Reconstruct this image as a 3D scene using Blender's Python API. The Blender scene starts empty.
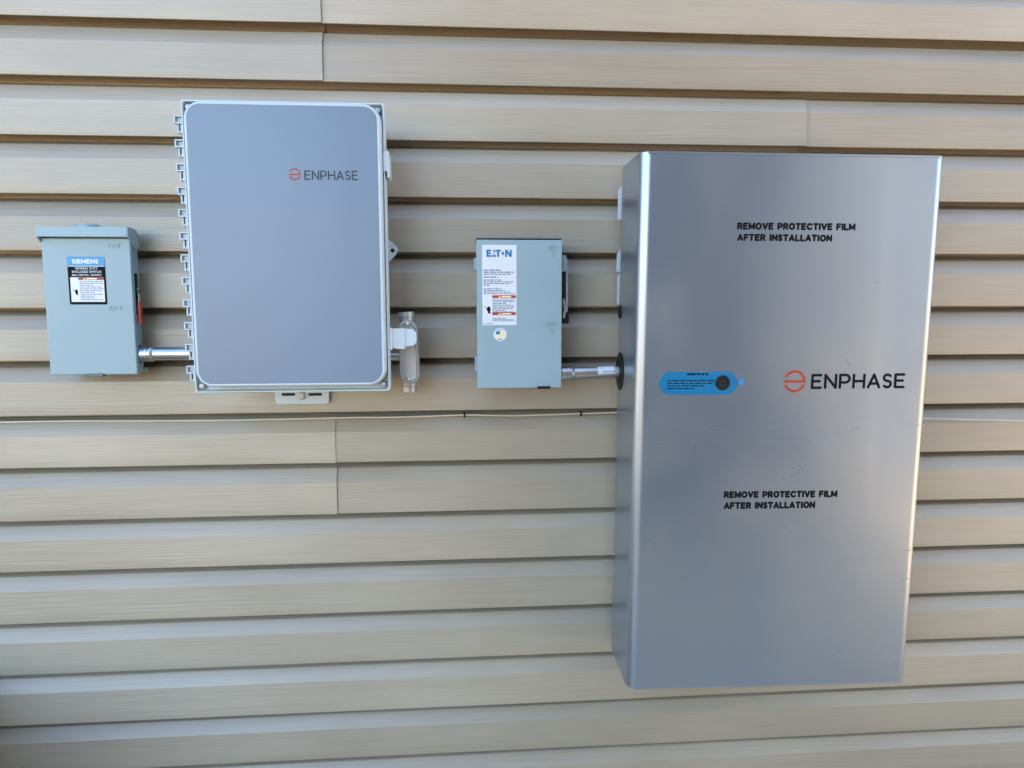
import bpy, bmesh, math, random
from mathutils import Vector, Matrix, Euler
from math import radians, sin, cos, pi
random.seed(7)
S = bpy.context.scene
COL = S.collection
ZO = 1.15                      # height of the siding's local zero above the ground

# ------------------------------------------------------------------ camera
F_PX = 720.0
cam = bpy.data.cameras.new('camera'); camo = bpy.data.objects.new('camera', cam); COL.objects.link(camo)
cam.sensor_width = 36; cam.lens = F_PX / 1024 * 36; cam.clip_start = 0.02; cam.clip_end = 3000
CAMLOC = Vector((0, -1.3936, ZO + 0.2024))
CAMROT = (Matrix.Rotation(-0.0756, 3, 'Z') @ Matrix.Rotation(pi/2 - 0.1091, 3, 'X') @ Matrix.Rotation(-0.0022, 3, 'Z'))
camo.location = CAMLOC; camo.rotation_euler = CAMROT.to_euler()
S.camera = camo

# ------------------------------------------------------------------ sky, sun, exposure
SUN_EL, SUN_AZ = radians(40), radians(14)          # behind the house, to the right
w = bpy.data.worlds.new('World'); S.world = w; w.use_nodes = True
nt = w.node_tree
sky = nt.nodes.new('ShaderNodeTexSky'); sky.sky_type = 'NISHITA'; sky.sun_disc = False
sky.ozone_density = 2.2; sky.sun_elevation = SUN_EL; sky.sun_rotation = SUN_AZ
nt.links.new(sky.outputs[0], nt.nodes['Background'].inputs[0]); nt.nodes['Background'].inputs[1].default_value = 0.15
sl = bpy.data.lights.new('sun', 'SUN'); so = bpy.data.objects.new('sun', sl); COL.objects.link(so)
sl.energy = 5.0; sl.angle = radians(0.5); sl.color = (1.0, 0.87, 0.70)
sd = Vector((sin(SUN_AZ)*cos(SUN_EL), cos(SUN_AZ)*cos(SUN_EL), sin(SUN_EL)))
so.rotation_euler = (-sd).to_track_quat('-Z', 'Y').to_euler(); so.location = (3, 6, 8)
S.view_settings.view_transform = 'Standard'; S.view_settings.look = 'None'
S.view_settings.exposure = 2.88; S.view_settings.gamma = 1.0; S.view_settings.use_curve_mapping = False

# ------------------------------------------------------------------ helpers
def thing(name, loc, label, cat, group=None, rz=0):
    o = bpy.data.objects.new(name, None); COL.objects.link(o); o.location = loc; o.rotation_euler = (0, 0, rz)
    o.empty_display_size = .05
    o['label'] = label; o['category'] = cat
    if group: o['group'] = group
    return o

def obj(name, bm, mat, parent=None, smooth=0, bevel=0, seg=2, label=None):
    me = bpy.data.meshes.new(name)
    if isinstance(bm, bmesh.types.BMesh):
        bmesh.ops.recalc_face_normals(bm, faces=bm.faces); bm.to_mesh(me); bm.free()
    else: me = bm
    me.name = name
    o = bpy.data.objects.new(name, me); COL.objects.link(o)
    me.materials.clear(); me.materials.append(mat)
    if parent: o.parent = parent
    if smooth or bevel:
        for p in me.polygons: p.use_smooth = True
        me.set_sharp_from_angle(angle=radians(smooth or 30))
    if bevel:
        m = o.modifiers.new('bevel', 'BEVEL'); m.width = bevel; m.segments = seg; m.limit_method = 'ANGLE'
        m.angle_limit = radians(40); m.harden_normals = True
    if label: o['label'] = label
    return o

def NB(): return bmesh.new()
def box(bm, x0, x1, d0, d1, z0, z1):
    """box between x0..x1, z0..z1 and distances d0..d1 out from the wall (towards -y)"""
    v = [bm.verts.new((x, -d, z)) for x in (x0, x1) for d in (d0, d1) for z in (z0, z1)]
    for f in ((0,1,3,2),(4,6,7,5),(0,4,5,1),(2,3,7,6),(0,2,6,4),(1,5,7,3)): bm.faces.new([v[i] for i in f])
def prism(bm, pts, d0, d1):
    """outline in x,z given a thickness from d0 to d1 out of the wall"""
    a = [bm.verts.new((x, -d0, z)) for x, z in pts]; b = [bm.verts.new((x, -d1, z)) for x, z in pts]
    bm.faces.new(a); bm.faces.new(b); n = len(pts)
    for i in range(n): bm.faces.new((a[i], a[(i+1) % n], b[(i+1) % n], b[i]))
def rrect(x0, x1, z0, z1, r, n=8):
    out = []
    for cx, cz, a0 in ((x1-r, z1-r, 0), (x0+r, z1-r, 90), (x0+r, z0+r, 180), (x1-r, z0+r, 270)):
        for k in range(n+1):
            a = radians(a0 + 90*k/n); out.append((cx + r*cos(a), cz + r*sin(a)))
    return out
def circ(cx, cz, r, n=32, rz=None): return [(cx + r*cos(2*pi*k/n), cz + (rz or r)*sin(2*pi*k/n)) for k in range(n)]
def loft(bm, rings, cap0=True, cap1=True):
    """rings: lists of 3-D points of equal count"""
    R = [[bm.verts.new(p) for p in r] for r in rings]; n = len(R[0])
    for a, b in zip(R, R[1:]):
        for i in range(n): bm.faces.new((a[i], a[(i+1) % n], b[(i+1) % n], b[i]))
    if cap0: bm.faces.new(R[0])
    if cap1: bm.faces.new(R[-1])
def cyl(bm, a, b, r, n=24, r2=None):
    a, b = Vector(a), Vector(b); q = (b-a).to_track_quat('Z', 'Y')
    mk = lambda c, rr: [c + q @ Vector((rr*cos(2*pi*k/n), rr*sin(2*pi*k/n), 0)) for k in range(n)]
    loft(bm, [mk(a, r), mk(b, r if r2 is None else r2)])
def turned(bm, a, b, prof, n=28):
    """prof: (t along a->b in metres, radius)"""
    a, b = Vector(a), Vector(b); q = (b-a).to_track_quat('Z', 'Y'); u = (b-a).normalized()
    loft(bm, [[a + u*t + q @ Vector((r*cos(2*pi*k/n), r*sin(2*pi*k/n), 0)) for k in range(n)] for t, r in prof])
def hexhead(bm, cx, cz, d0, d1, r):
    prism(bm, [(cx + r*cos(pi/3*k), cz + r*sin(pi/3*k)) for k in range(6)], d0, d1)

def ray(px, py): return CAMROT @ Vector((px-512, -(py-384), -F_PX))
def on(root, px, py, d):
    """the point of root's plane 'd metres out of the wall' seen at a photograph position, in root's own x,z"""
    rm = root.rotation_euler.to_matrix()
    nrm = rm @ Vector((0, -1, 0)); p0 = Vector(root.location) + nrm*d; r = ray(px, py)
    t = (p0 - CAMLOC).dot(nrm) / r.dot(nrm)
    q = rm.inverted() @ (CAMLOC + r*t - Vector(root.location))
    return q.x, q.z

def text_mesh(s, height_caps, width=None, bold=0.0, spacing=1.0, depth=0.0002, align='LEFT'):
    """built-in font, laid into the x,z plane facing -y; origin at left of baseline"""
    c = bpy.data.curves.new('text', 'FONT'); c.body = s; c.size = 1; c.offset = bold; c.space_character = spacing
    c.extrude = 0.02; c.resolution_u = 3
    o = bpy.data.objects.new('text', c); COL.objects.link(o)
    bpy.context.view_layer.update()
    me = bpy.data.meshes.new_from_object(o.evaluated_get(bpy.context.evaluated_depsgraph_get()))
    bpy.data.objects.remove(o); bpy.data.curves.remove(c)
    xs = [v.co.x for v in me.vertices]; ys = [v.co.y for v in me.vertices]
    x0, x1, y0, y1 = min(xs), max(xs), min(ys), max(ys)
    sy = height_caps/(y1-y0); sx = (width/(x1-x0)) if width else sy
    for v in me.vertices:
        x, y, z = v.co; v.co = ((x-x0)*sx, -depth if z > 0 else 0, (y-y0)*sy)
    return me
def place(me, x, d, z, rot=0):
    c, s = cos(rot), sin(rot)
    for v in me.vertices:
        X, Y, Z = v.co; v.co = (x + X*c - Z*s, Y - d, z + X*s + Z*c)
    return me
def text_at(name, s, root, d, l, r, top, mat, parent, bold=0.0, spacing=1.0, depth=0.0002):
    """l=(px,py) left of baseline, r=(px,py) right of baseline, top = py of cap top at the left"""
    x0, z0 = on(root, *l, d); x1, z1 = on(root, *r, d); zt = on(root, l[0], top, d)[1]
    wd = math.hypot(x1-x0, z1-z0)
    me = place(text_mesh(s, zt-z0, wd, bold, spacing, depth), x0, d, z0, math.atan2(z1-z0, x1-x0))
    return obj(name, me, mat, parent)
def strokes(polys, r, depth=.0003, square=False):
    """poly-lines in x,z as flat rounded strokes with a little thickness; each piece a hair higher than the last"""
    bm = bmesh.new(); k = 0
    for pl in polys:
        for (x0, z0), (x1, z1) in zip(pl, pl[1:]):
            L = math.hypot(x1-x0, z1-z0)
            if L < 1e-7: continue
            ux, uz = (x1-x0)/L, (z1-z0)/L; k += 1; dd = depth + (k % 9)*.000006
            pts = []
            for cx_, cz_, a0 in ((x1, z1, -90), (x0, z0, 90)):
                for j in range(7):
                    a = radians(a0+30*j); c_, s_ = cos(a)*r, sin(a)*r
                    if square: c_ = math.copysign(min(abs(c_)*9, r*.98), c_) if abs(c_) > 1e-9 else 0; s_ = math.copysign(r, s_) if abs(s_) > r*.3 else s_
                    pts.append((cx_ + ux*c_ - uz*s_, cz_ + uz*c_ + ux*s_))
            prism(bm, pts, 0, dd)
    bmesh.ops.recalc_face_normals(bm, faces=bm.faces)
    me = bpy.data.meshes.new('stroke'); bm.to_mesh(me); bm.free(); return me
def arc(cx, cz, r, a0, a1, n=20): return [(cx + r*cos(radians(a0+(a1-a0)*k/n)), cz + r*sin(radians(a0+(a1-a0)*k/n))) for k in range(n+1)]
LET = {   # letter shapes in a cell of height 1
 'E': (.62, [[(.60,1),(0,1),(0,0),(.60,0)], [(0,.52),(.52,.52)]]),
 'N': (.74, [[(0,0),(0,1),(.74,0),(.74,1)]]),
 'P': (.66, [[(0,0),(0,1),(.36,1)]+arc(.36,.70,.30,90,-90,12)+[(0,.40)]]),
 'H': (.74, [[(0,0),(0,1)],[(.74,0),(.74,1)],[(0,.5),(.74,.5)]]),
 'A': (.78, [[(0,0),(.39,1),(.78,0)],[(.15,.30),(.63,.30)]]),
 'R': (.68, [[(0,0),(0,1),(.36,1)]+arc(.38,.73,.27,90,-90,10)+[(0,.46)], [(.34,.46),(.66,0)]]),
 'M': (.92, [[(0,0),(0,1),(.46,.18),(.92,1),(.92,0)]]),
 'O': (.86, [[(.43+.43*cos(2*pi*k/24), .5+.5*sin(2*pi*k/24)) for k in range(25)]]),
 'V': (.80, [[(0,1),(.40,0),(.80,1)]]), 'T': (.70, [[(0,1),(.70,1)],[(.35,1),(.35,0)]]), 'I': (.04, [[(.02,0),(.02,1)]]),
 'C': (.80, [[(.43+.43*cos(radians(a_)), .5+.5*sin(radians(a_))) for a_ in range(42, 320, 12)]]),
 'F': (.58, [[(.58,1),(0,1),(0,0)],[(0,.50),(.50,.50)]]), 'L': (.56, [[(0,1),(0,0),(.56,0)]]), ' ': (.25, []),
 'S': (.54, [arc(.27,.75,.25,35,270,14)+arc(.27,.25,.25,90,-145,14)[1:]]),
}
def wordmark(word, gap=.30):
    x = 0; out = []
    for ch in word:
        wd, pls = LET[ch]
        for pl in pls: out.append([(x+a, b) for a, b in pl])
        x += wd + gap
    return out, x - gap
def bold_at(name, s, root, d, l, r, top, mat, parent, thick=.145, gap=.42, depth=.0002):
    x0, z0 = on(root, *l, d); x1, z1 = on(root, *r, d); zt = on(root, l[0], top, d)[1]
    hgt = zt-z0; th = thick*hgt; wd = math.hypot(x1-x0, z1-z0); an = math.atan2(z1-z0, x1-x0)
    return obj(name, place(bold_mesh(s, hgt, wd, thick, gap, depth), x0, d, z0, an), mat, parent)
def bold_mesh(s, hgt, wd, thick=.11, gap=.36, depth=.0002):
    th = thick*hgt; pls, tw = wordmark(s, gap); k = (wd-2*th)/tw
    return strokes([[(th+x*k, th+z*(hgt-2*th)) for x, z in pl] for pl in pls], th, depth)
def dashes(bm, x0, x1, z0, z1, lines, d, depth=.0002, fill=.6, seed=0, ends=None):
    """rows of word-sized printed marks, too small to read"""
    rnd = random.Random(seed); p = (z1-z0)/lines
    for i in range(lines):
        z = z1 - (i+.5)*p; x = x0; e = x1 - (x1-x0)*(ends[i] if ends else rnd.choice((0, .05, .1, .4)))
        while x < e:
            wd = rnd.uniform(1.2, 4.0)*p*.8; xe = min(x+wd, e)
            if xe-x > p*.3: box(bm, x, xe, d, d+depth, z-p*fill/2, z+p*fill/2)
            x = xe + p*.45

# ------------------------------------------------------------------ materials
def M(name, col, rough=.5, metal=0, spec=.5, var=.06, vscale=12, bump=0, bscale=300, stretch=(1,1,1), coat=0, fn=None):
    m = bpy.data.materials.new(name); m.use_nodes = True; n = m.node_tree.nodes; l = m.node_tree.links; b = n['Principled BSDF']
    b.inputs['Roughness'].default_value = rough; b.inputs['Metallic'].default_value = metal
    b.inputs['Specular IOR Level'].default_value = spec; b.inputs['Coat Weight'].default_value = coat
    tc = n.new('ShaderNodeTexCoord'); mp = n.new('ShaderNodeMapping'); mp.inputs['Scale'].default_value = stretch
    l.new(tc.outputs['Object'], mp.inputs['Vector'])
    no = n.new('ShaderNodeTexNoise'); no.inputs['Scale'].default_value = vscale; no.inputs['Detail'].default_value = 5
    l.new(mp.outputs[0], no.inputs['Vector'])
    rp = n.new('ShaderNodeValToRGB'); rp.color_ramp.elements[0].position = .3; rp.color_ramp.elements[1].position = .7
    rp.color_ramp.elements[0].color = tuple(c*(1-var) for c in col)+(1,); rp.color_ramp.elements[1].color = tuple(min(1, c*(1+var)) for c in col)+(1,)
    l.new(no.outputs['Fac'], rp.inputs[0]); l.new(rp.outputs[0], b.inputs['Base Color'])
    rr = n.new('ShaderNodeMapRange'); rr.inputs['To Min'].default_value = max(.02, rough*.85); rr.inputs['To Max'].default_value = min(1, rough*1.18)
    l.new(no.outputs['Fac'], rr.inputs[0]); l.new(rr.outputs[0], b.inputs['Roughness'])
    if bump:
        nb = n.new('ShaderNodeTexNoise'); nb.inputs['Scale'].default_value = bscale; nb.inputs['Detail'].default_value = 3
        l.new(mp.outputs[0], nb.inputs['Vector'])
        bp = n.new('ShaderNodeBump'); bp.inputs['Strength'].default_value = 1; bp.inputs['Distance'].default_value = bump
        l.new(nb.outputs['Fac'], bp.inputs['Height']); l.new(bp.outputs[0], b.inputs['Normal'])
    if fn: fn(m, n, l, b, tc)
    return m

def siding_material():
    m = bpy.data.materials.new('vinyl_siding'); m.use_nodes = True; n = m.node_tree.nodes; l = m.node_tree.links; b = n['Principled BSDF']
    b.inputs['Roughness'].default_value = .36; b.inputs['Specular IOR Level'].default_value = .65
    tc = n.new('ShaderNodeTexCoord'); oi = n.new('ShaderNodeObjectInfo')
    def noise(scale, sx, sz, det=4, dist=0):
        mp = n.new('ShaderNodeMapping'); mp.inputs['Scale'].default_value = (sx, 1, sz)
        cb = n.new('ShaderNodeCombineXYZ'); mu = n.new('ShaderNodeMath'); mu.operation = 'MULTIPLY'; mu.inputs[1].default_value = 37.3
        l.new(oi.outputs['Random'], mu.inputs[0]); l.new(mu.outputs[0], cb.inputs['X']); l.new(mu.outputs[0], cb.inputs['Y'])
        l.new(cb.outputs[0], mp.inputs['Location']); l.new(tc.outputs['Object'], mp.inputs['Vector'])
        t = n.new('ShaderNodeTexNoise'); t.inputs['Scale'].default_value = scale; t.inputs['Detail'].default_value = det; t.inputs['Distortion'].default_value = dist
        l.new(mp.outputs[0], t.inputs['Vector']); return t.outputs['Fac']
    def ramp(fac, stops):
        r = n.new('ShaderNodeValToRGB'); e = r.color_ramp.elements
        e[0].position, e[0].color = stops[0][0], (*stops[0][1], 1); e[1].position, e[1].color = stops[1][0], (*stops[1][1], 1)
        l.new(fac, r.inputs[0]); return r.outputs[0]
    grain = noise(1, 7, 420, 5, .3)         # embossed wood grain, long along the board
    patch = noise(2.5, .9, 2.0, 4)             # weathering
    smear = noise(1, 1.5, 60, 5, 1.2)
    base = ramp(patch, [(.30, SID_A), (.70, SID_B)])
    g2 = ramp(grain, [(.34, (.84, .83, .81)), (.60, (1.04, 1.04, 1.04))])
    mx = n.new('ShaderNodeMix'); mx.data_type = 'RGBA'; mx.blend_type = 'MULTIPLY'; mx.inputs[0].default_value = .45
    l.new(base, mx.inputs[6]); l.new(g2, mx.inputs[7])
    g3 = ramp(smear, [(.60, (1, 1, 1)), (.78, (.80, .76, .70))])
    mx2 = n.new('ShaderNodeMix'); mx2.data_type = 'RGBA'; mx2.blend_type = 'MULTIPLY'; mx2.inputs[0].default_value = .35
    l.new(mx.outputs[2], mx2.inputs[6]); l.new(g3, mx2.inputs[7])
    mr = n.new('ShaderNodeMapRange'); mr.inputs['To Min'].default_value = .92; mr.inputs['To Max'].default_value = 1.06; l.new(oi.outputs['Random'], mr.inputs[0])
    hs = n.new('ShaderNodeHueSaturation'); l.new(mr.outputs[0], hs.inputs['Value']); l.new(mx2.outputs[2], hs.inputs['Color']); l.new(hs.outputs[0], b.inputs['Base Color'])
    bp = n.new('ShaderNodeBump'); bp.inputs['Strength'].default_value = .9; bp.inputs['Distance'].default_value = .0006
    l.new(grain, bp.inputs['Height'])
    bp2 = n.new('ShaderNodeBump'); bp2.inputs['Strength'].default_value = .5; bp2.inputs['Distance'].default_value = .004
    l.new(noise(4, .6, 2.5, 2), bp2.inputs['Height']); l.new(bp.outputs[0], bp2.inputs['Normal'])
    l.new(bp2.outputs[0], b.inputs['Normal'])
    return m
SID_A, SID_B = (.33, .275, .196), (.395, .334, .243)
m_siding = siding_material()
m_sheath = M('sheathing', (.20, .15, .10), .8)
m_concrete = M('concrete', (.34, .32, .29), .85, bump=.002, bscale=60)
m_grey = M('grey_enclosure_paint', (.245, .34, .365), .38, var=.03, vscale=9, bump=.00006, bscale=900)
m_greydark = M('dark_grey_steel', (.10, .105, .11), .4, .6)
m_black = M('black_plastic', (.008, .008, .009), .5, 0, .25)
m_red = M('red_grip', (.48, .06, .035), .4)
m_white = M('white_plastic', (.46, .525, .545), .35, var=.02)
m_panel = M('grey_lid_face', (.14, .19, .25), .34, var=.025, vscale=3, bump=.00004, bscale=1200)
m_zinc = M('zinc_steel', (.50, .50, .485), .30, 1, var=.08, vscale=40)
m_alu_dull = M('cast_aluminium', (.36, .355, .34), .45, .7, var=.08, vscale=60, bump=.0001, bscale=500)
m_ink = M('black_ink', (.006, .006, .007), .75, 0, .15)
m_greyink = M('grey_ink', (.045, .055, .07), .7, 0, .2)
m_fine = M('fine_print_ink', (.20, .24, .30), .7, 0, .2)
m_orange = M('orange_ink', (.42, .05, .013), .7, 0, .2)
m_label = M('white_label', (.62, .65, .66), .35, var=.015)
m_ltblue = M('light_blue_label', (.03, .25, .48), .4)
m_navy = M('blue_ink', (.0, .15, .33), .4)
m_blue = M('blue_sticker', (.0, .15, .31), .4, var=.02)
m_redink = M('red_ink', (.36, .035, .025), .5)
m_cream = M('cream_ink', (.80, .65, .38), .5)
m_wire = M('cream_cable', (.56, .47, .33), .45)

def film_extra(m, n, l, b, tc):
    # brushed sheet under a thin protective film: long soft waves, faint smudges
    mp = n.new('ShaderNodeMapping'); mp.inputs['Scale'].default_value = (1, 1, .45); l.new(tc.outputs['Object'], mp.inputs['Vector'])
    wv = n.new('ShaderNodeTexNoise'); wv.inputs['Scale'].default_value = 7; wv.inputs['Detail'].default_value = 2; l.new(mp.outputs[0], wv.inputs['Vector'])
    sm = n.new('ShaderNodeTexNoise'); sm.inputs['Scale'].default_value = 420; l.new(tc.outputs['Object'], sm.inputs['Vector'])
    b1 = n.new('ShaderNodeBump'); b1.inputs['Strength'].default_value = .6; b1.inputs['Distance'].default_value = .0015; l.new(wv.outputs['Fac'], b1.inputs['Height'])
    b2 = n.new('ShaderNodeBump'); b2.inputs['Strength'].default_value = .5; b2.inputs['Distance'].default_value = .00002; l.new(sm.outputs['Fac'], b2.inputs['Height'])
    l.new(b1.outputs[0], b2.inputs['Normal']); l.new(b2.outputs[0], b.inputs['Normal'])
    b.inputs['Coat Roughness'].default_value = .10
    def nz(scale, det, sc=(1, 1, 1), dist=0):
        q = n.new('ShaderNodeMapping'); q.inputs['Scale'].default_value = sc; l.new(tc.outputs['Object'], q.inputs['Vector'])
        t = n.new('ShaderNodeTexNoise'); t.inputs['Scale'].default_value = scale; t.inputs['Detail'].default_value = det; t.inputs['Distortion'].default_value = dist
        l.new(q.outputs[0], t.inputs['Vector']); return t.outputs['Fac']
    def rmp(f, a, b_, lo, hi):
        q = n.new('ShaderNodeMapRange'); q.interpolation_type = 'SMOOTHSTEP'
        q.inputs['From Min'].default_value = a; q.inputs['From Max'].default_value = b_; q.inputs['To Min'].default_value = lo; q.inputs['To Max'].default_value = hi
        l.new(f, q.inputs[0]); return q.outputs[0]
    smudge = nz(7, 5, (1, 1, .8), 0); dust = nz(120, 2); streak = nz(3, 5, (26, 1, .8), .3)
    rough = n.new('ShaderNodeMath'); rough.operation = 'ADD'; l.new(rmp(smudge, .35, .80, .31, .39), rough.inputs[0]); l.new(rmp(streak, .5, .85, 0, .02), rough.inputs[1])
    l.new(rough.outputs[0], b.inputs['Roughness'])
    src = b.inputs['Base Color'].links[0].from_socket
    m1 = n.new('ShaderNodeMix'); m1.data_type = 'RGBA'; m1.inputs[7].default_value = (.33, .35, .36, 1)
    l.new(rmp(smudge, .38, .70, .0, .6), m1.inputs[0]); l.new(src, m1.inputs[6])
    m2 = n.new('ShaderNodeMix'); m2.data_type = 'RGBA'; m2.inputs[7].default_value = (.45, .46, .46, 1)
    l.new(rmp(dust, .74, .80, 0, .2), m2.inputs[0]); l.new(m1.outputs[2], m2.inputs[6]); l.new(m2.outputs[2], b.inputs['Base Color'])
m_alu = M('filmed_aluminium', (.29, .335, .39), .32, .82, var=.03, vscale=5, coat=.22, fn=film_extra)
m_film = M('film_edge', (.38, .42, .47), .26, .75)

def ground_material():
    m = M('dry_ground', (.48, .30, .12), .95, var=.25, vscale=3, bump=.01, bscale=25)
    return m
m_ground = ground_material()

# ------------------------------------------------------------------ setting: ground
bm = NB(); gs = 1500
vs = [bm.verts.new((x, y, 0)) for x, y in ((-gs, -gs), (gs, -gs), (gs, gs), (-gs, gs))]; bm.faces.new(vs)
g = obj('ground', bm, m_ground); g['kind'] = 'structure'
m_walk = M('bounce_walkway', (.58, .46, .31), .85, var=.12, vscale=6, bump=.002, bscale=80)
bm = NB(); box(bm, -9, 9, .45, 2.6, .002, .05); pth = obj('bounce_path', bm, m_walk, bevel=.008); pth['kind'] = 'structure'  # unseen strip added to lighten the cabinet's reflection and bounce warm light

# ------------------------------------------------------------------ unseen house, added for the metal to reflect and to block low sky
m_slate = M('slate_siding', (.05, .06, .085), .6)
m_roof = M('roof_shingles', (.07, .07, .075), .9)
m_trim = M('white_trim', (.70, .70, .70), .5)
m_glass = M('window_glass', (.03, .035, .04), .08)
ng = thing('added_neighbour_house', (0, -3.1, 0), 'unseen slate blue house added for the metal to reflect, with white trimmed windows', 'house')
bm = NB(); box(bm, -.5, 4.4, 0, 8, 0, 5.6); obj('wall', bm, m_slate, ng)
bm = NB(); loft(bm, [[(-.7, .35, 5.55), (-.7, -4, 7.6), (-.7, -8.4, 5.55)], [(4.6, .35, 5.55), (4.6, -4, 7.6), (4.6, -8.4, 5.55)]]); obj('roof', bm, m_roof, ng)
for wx in (0.5,):
    bm = NB(); box(bm, wx-.62, wx+.62, -.05, .0, .95, 2.45); f_ = obj('window', bm, m_trim, ng)
    for sx in (-1, 1):
        bm = NB(); box(bm, wx+sx*.28-.24, wx+sx*.28+.24, -.056, -.051, 1.05, 2.35); obj('pane', bm, m_glass, f_)

bm = NB()
for x0 in (1.75, 2.12, 2.52): box(bm, x0, x0+.07, -.05, 0, .12, 2.1)
box(bm, 1.75, 2.59, -.05, 0, 2.101, 2.2); dr = obj('added_patio_door', bm, m_trim, ng)  # door added so its frame streaks the reflection in the metal
bm = NB(); box(bm, 1.821, 2.119, -.03, 0, .12, 2.1); box(bm, 2.191, 2.519, -.03, 0, .12, 2.1); obj('pane', bm, m_glass, dr)

# ------------------------------------------------------------------ house wall with lap siding
HX0, HX1, HTOP = -4.2, 3.0, 6.6
house = thing('house_wall', (0, 0, 0), 'side wall of a house clad in tan horizontal lap siding behind all the electrical boxes', 'wall')
bm = NB(); box(bm, HX0, HX1, -7.0, -.050, .18, HTOP); obj('wall_sheathing', bm, m_sheath, house)
bm = NB(); box(bm, HX0+.01, HX1-.01, -6.99, -.030, -.2, .18); obj('foundation', bm, m_concrete, house)
ZS = [0.7132, 0.6113, 0.5083, 0.4049, 0.3031, 0.199, 0.1012, -0.001, -0.1002, -0.2025, -0.3021, -0.4048, -0.5075, -0.6105, -0.7124]
zs = {i: ZS[i] for i in range(15)}
PITCH = .1018
for i in range(1, 52): zs[-i] = ZS[0] + PITCH*i
for i in range(15, 19): zs[i] = ZS[14] - PITCH*(i-14)
SEAM = {}                      # course pair -> seam positions along the wall
def pair(i): return i//2        # laps 0,1 share a panel; 2,3; ...
rs = random.Random(11)
for i in range(-50, 17):
    p = pair(i)
    if p not in SEAM: SEAM[p] = [HX0+rs.uniform(.7, 1.6), rs.uniform(1.3, 2.0)]
SEAM[0] = [-2.9, -.2401, 1.9]
SEAM[pair(8)] = [-3.2, -.2369, 1.9]
SEAM[pair(2)] = [-2.2, .6789]
SEAM[-1] = [-1.6, 1.5]
def board(i, xa, xb, over_l, over_r):
    zt, zb = zs[i-1]+ZO, zs[i]+ZO
    h = zt-zb
    prof = [(.0460, zt+.020), (.0380, zt+.0195), (.0380, zt-.003), (.0330, zt-.0075), (.0145, zt-.0125), (.0118, zt-.0150), (.0022, zt-.0385), (.0012, zt-.0398),
            (.0002, zb+.020), (-.0004, zb+.0018), (-.0001, zb+.0003), (.0009, zb-.0004), (.0019, zb+.0001), (.0024, zb+.0016), (.0034, zb+.014)]
    rnd = random.Random(i*977 + int(xa*50)); ph = [rnd.uniform(0, 6.28) for _ in range(4)]
    n = max(2, int((xb-xa)/.18)); xs = [xa + (xb-xa)*k/n for k in range(n+1)]
    if over_r: xs = sorted(set(xs+[xb-.12, xb-.04]))
    bm = NB(); rings = []
    for x in xs:
        dy = .0007*sin(x*2.1+ph[0]) + .0004*sin(x*5.3+ph[1]); dz = .0006*sin(x*1.7+ph[2])
        if over_r: t = max(0, 1-(xb-x)/.12); dy -= .0030*t*t
        rings.append([bm.verts.new((x, y+(dy if 1 < k < 15 else 0), z+(dz if k > 7 else 0))) for k, (y, z) in enumerate(prof)])
    if over_r: rings.append([bm.verts.new((v.co.x-.0004, v.co.y+.0016, v.co.z)) for v in rings[-1]])
    for a, b in zip(rings, rings[1:]):
        for k in range(len(prof)-1): bm.faces.new((a[k], a[k+1], b[k+1], b[k]))
    return obj('siding_board', bm, m_siding, house, smooth=35)
for i in range(-46, 17):
    cuts = [HX0] + SEAM[pair(i)] + [HX1]
    for k, (a, b) in enumerate(zip(cuts, cuts[1:])):
        board(i, a, b, k > 0, k < len(cuts)-2)
bm = NB(); box(bm, HX1-.004, HX1+.06, -.06, .022, .18, HTOP); obj('corner_trim', bm, m_siding, house, bevel=.003)
bm = NB(); box(bm, HX0-.06, HX0+.004, -.06, .022, .18, HTOP); obj('corner_trim', bm, m_siding, house, bevel=.003)

# ------------------------------------------------------------------ left switch box with the hood
ax, aw, az, ah = -.6495, .1494, .2097, .2600
sw = thing('switch_box', (ax, 0, ZO+az-ah/2), 'small light grey electrical switch box with projecting hood and blue, black and white label', 'switch box')
hw, H = aw/2, ah; SD = .055
bm = NB(); box(bm, -hw+.003, hw-.003, .018, SD-.012, .001, H-.002); obj('enclosure', bm, m_grey, sw, bevel=.002)
bm = NB(); box(bm, -hw-.0012, hw, SD-.0115, SD, 0, H-.018); cov = obj('front_cover', bm, m_grey, sw, bevel=.0022)
prof = [(.022, H-.014), (.026, H-.006), (.034, H-.001), (.044, H+.0005), (SD+.011, H+.0005), (SD+.0115, H-.0175), (SD+.0095, H-.0175), (SD+.009, H-.001), (.044, H-.002), (.022, H-.018)]
bm = NB(); a = [bm.verts.new((-hw-.0025, -d, z)) for d, z in prof]; b = [bm.verts.new((hw+.001, -d, z)) for d, z in prof]
bm.faces.new(a); bm.faces.new(b)
for k in range(len(prof)): bm.faces.new((a[k], a[(k+1) % len(prof)], b[(k+1) % len(prof)], b[k]))
hood = obj('hood', bm, m_grey, sw, bevel=.0010)
for sx in (-1, 1):
    bm = NB(); x0 = hw+.0004 if sx > 0 else -hw-.0022
    cheek = [(SD+.0105, H-.0004), (.044, H-.0006), (.034, H-.002), (.026, H-.007), (.022, H-.016), (.022, H-.034), (.040, H-.038), (SD-.006, H-.030), (SD+.0105, H-.0175)]
    a = [bm.verts.new((x0, -d, z)) for d, z in cheek]; b = [bm.verts.new((x0+.0015, -d, z)) for d, z in cheek]
    bm.faces.new(a); bm.faces.new(b); n = len(cheek)
    for k in range(n): bm.faces.new((a[k], a[(k+1) % n], b[(k+1) % n], b[k]))
    obj('hood_cheek', bm, m_grey, sw)
bm = NB(); turned(bm, (.002, -.046, H-.001), (.002, -.046, H+.03), [(0, .020), (.003, .020), (.0065, .017), (.0072, .010)]); obj('hub_plate', bm, m_grey, sw, smooth=30)
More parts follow.
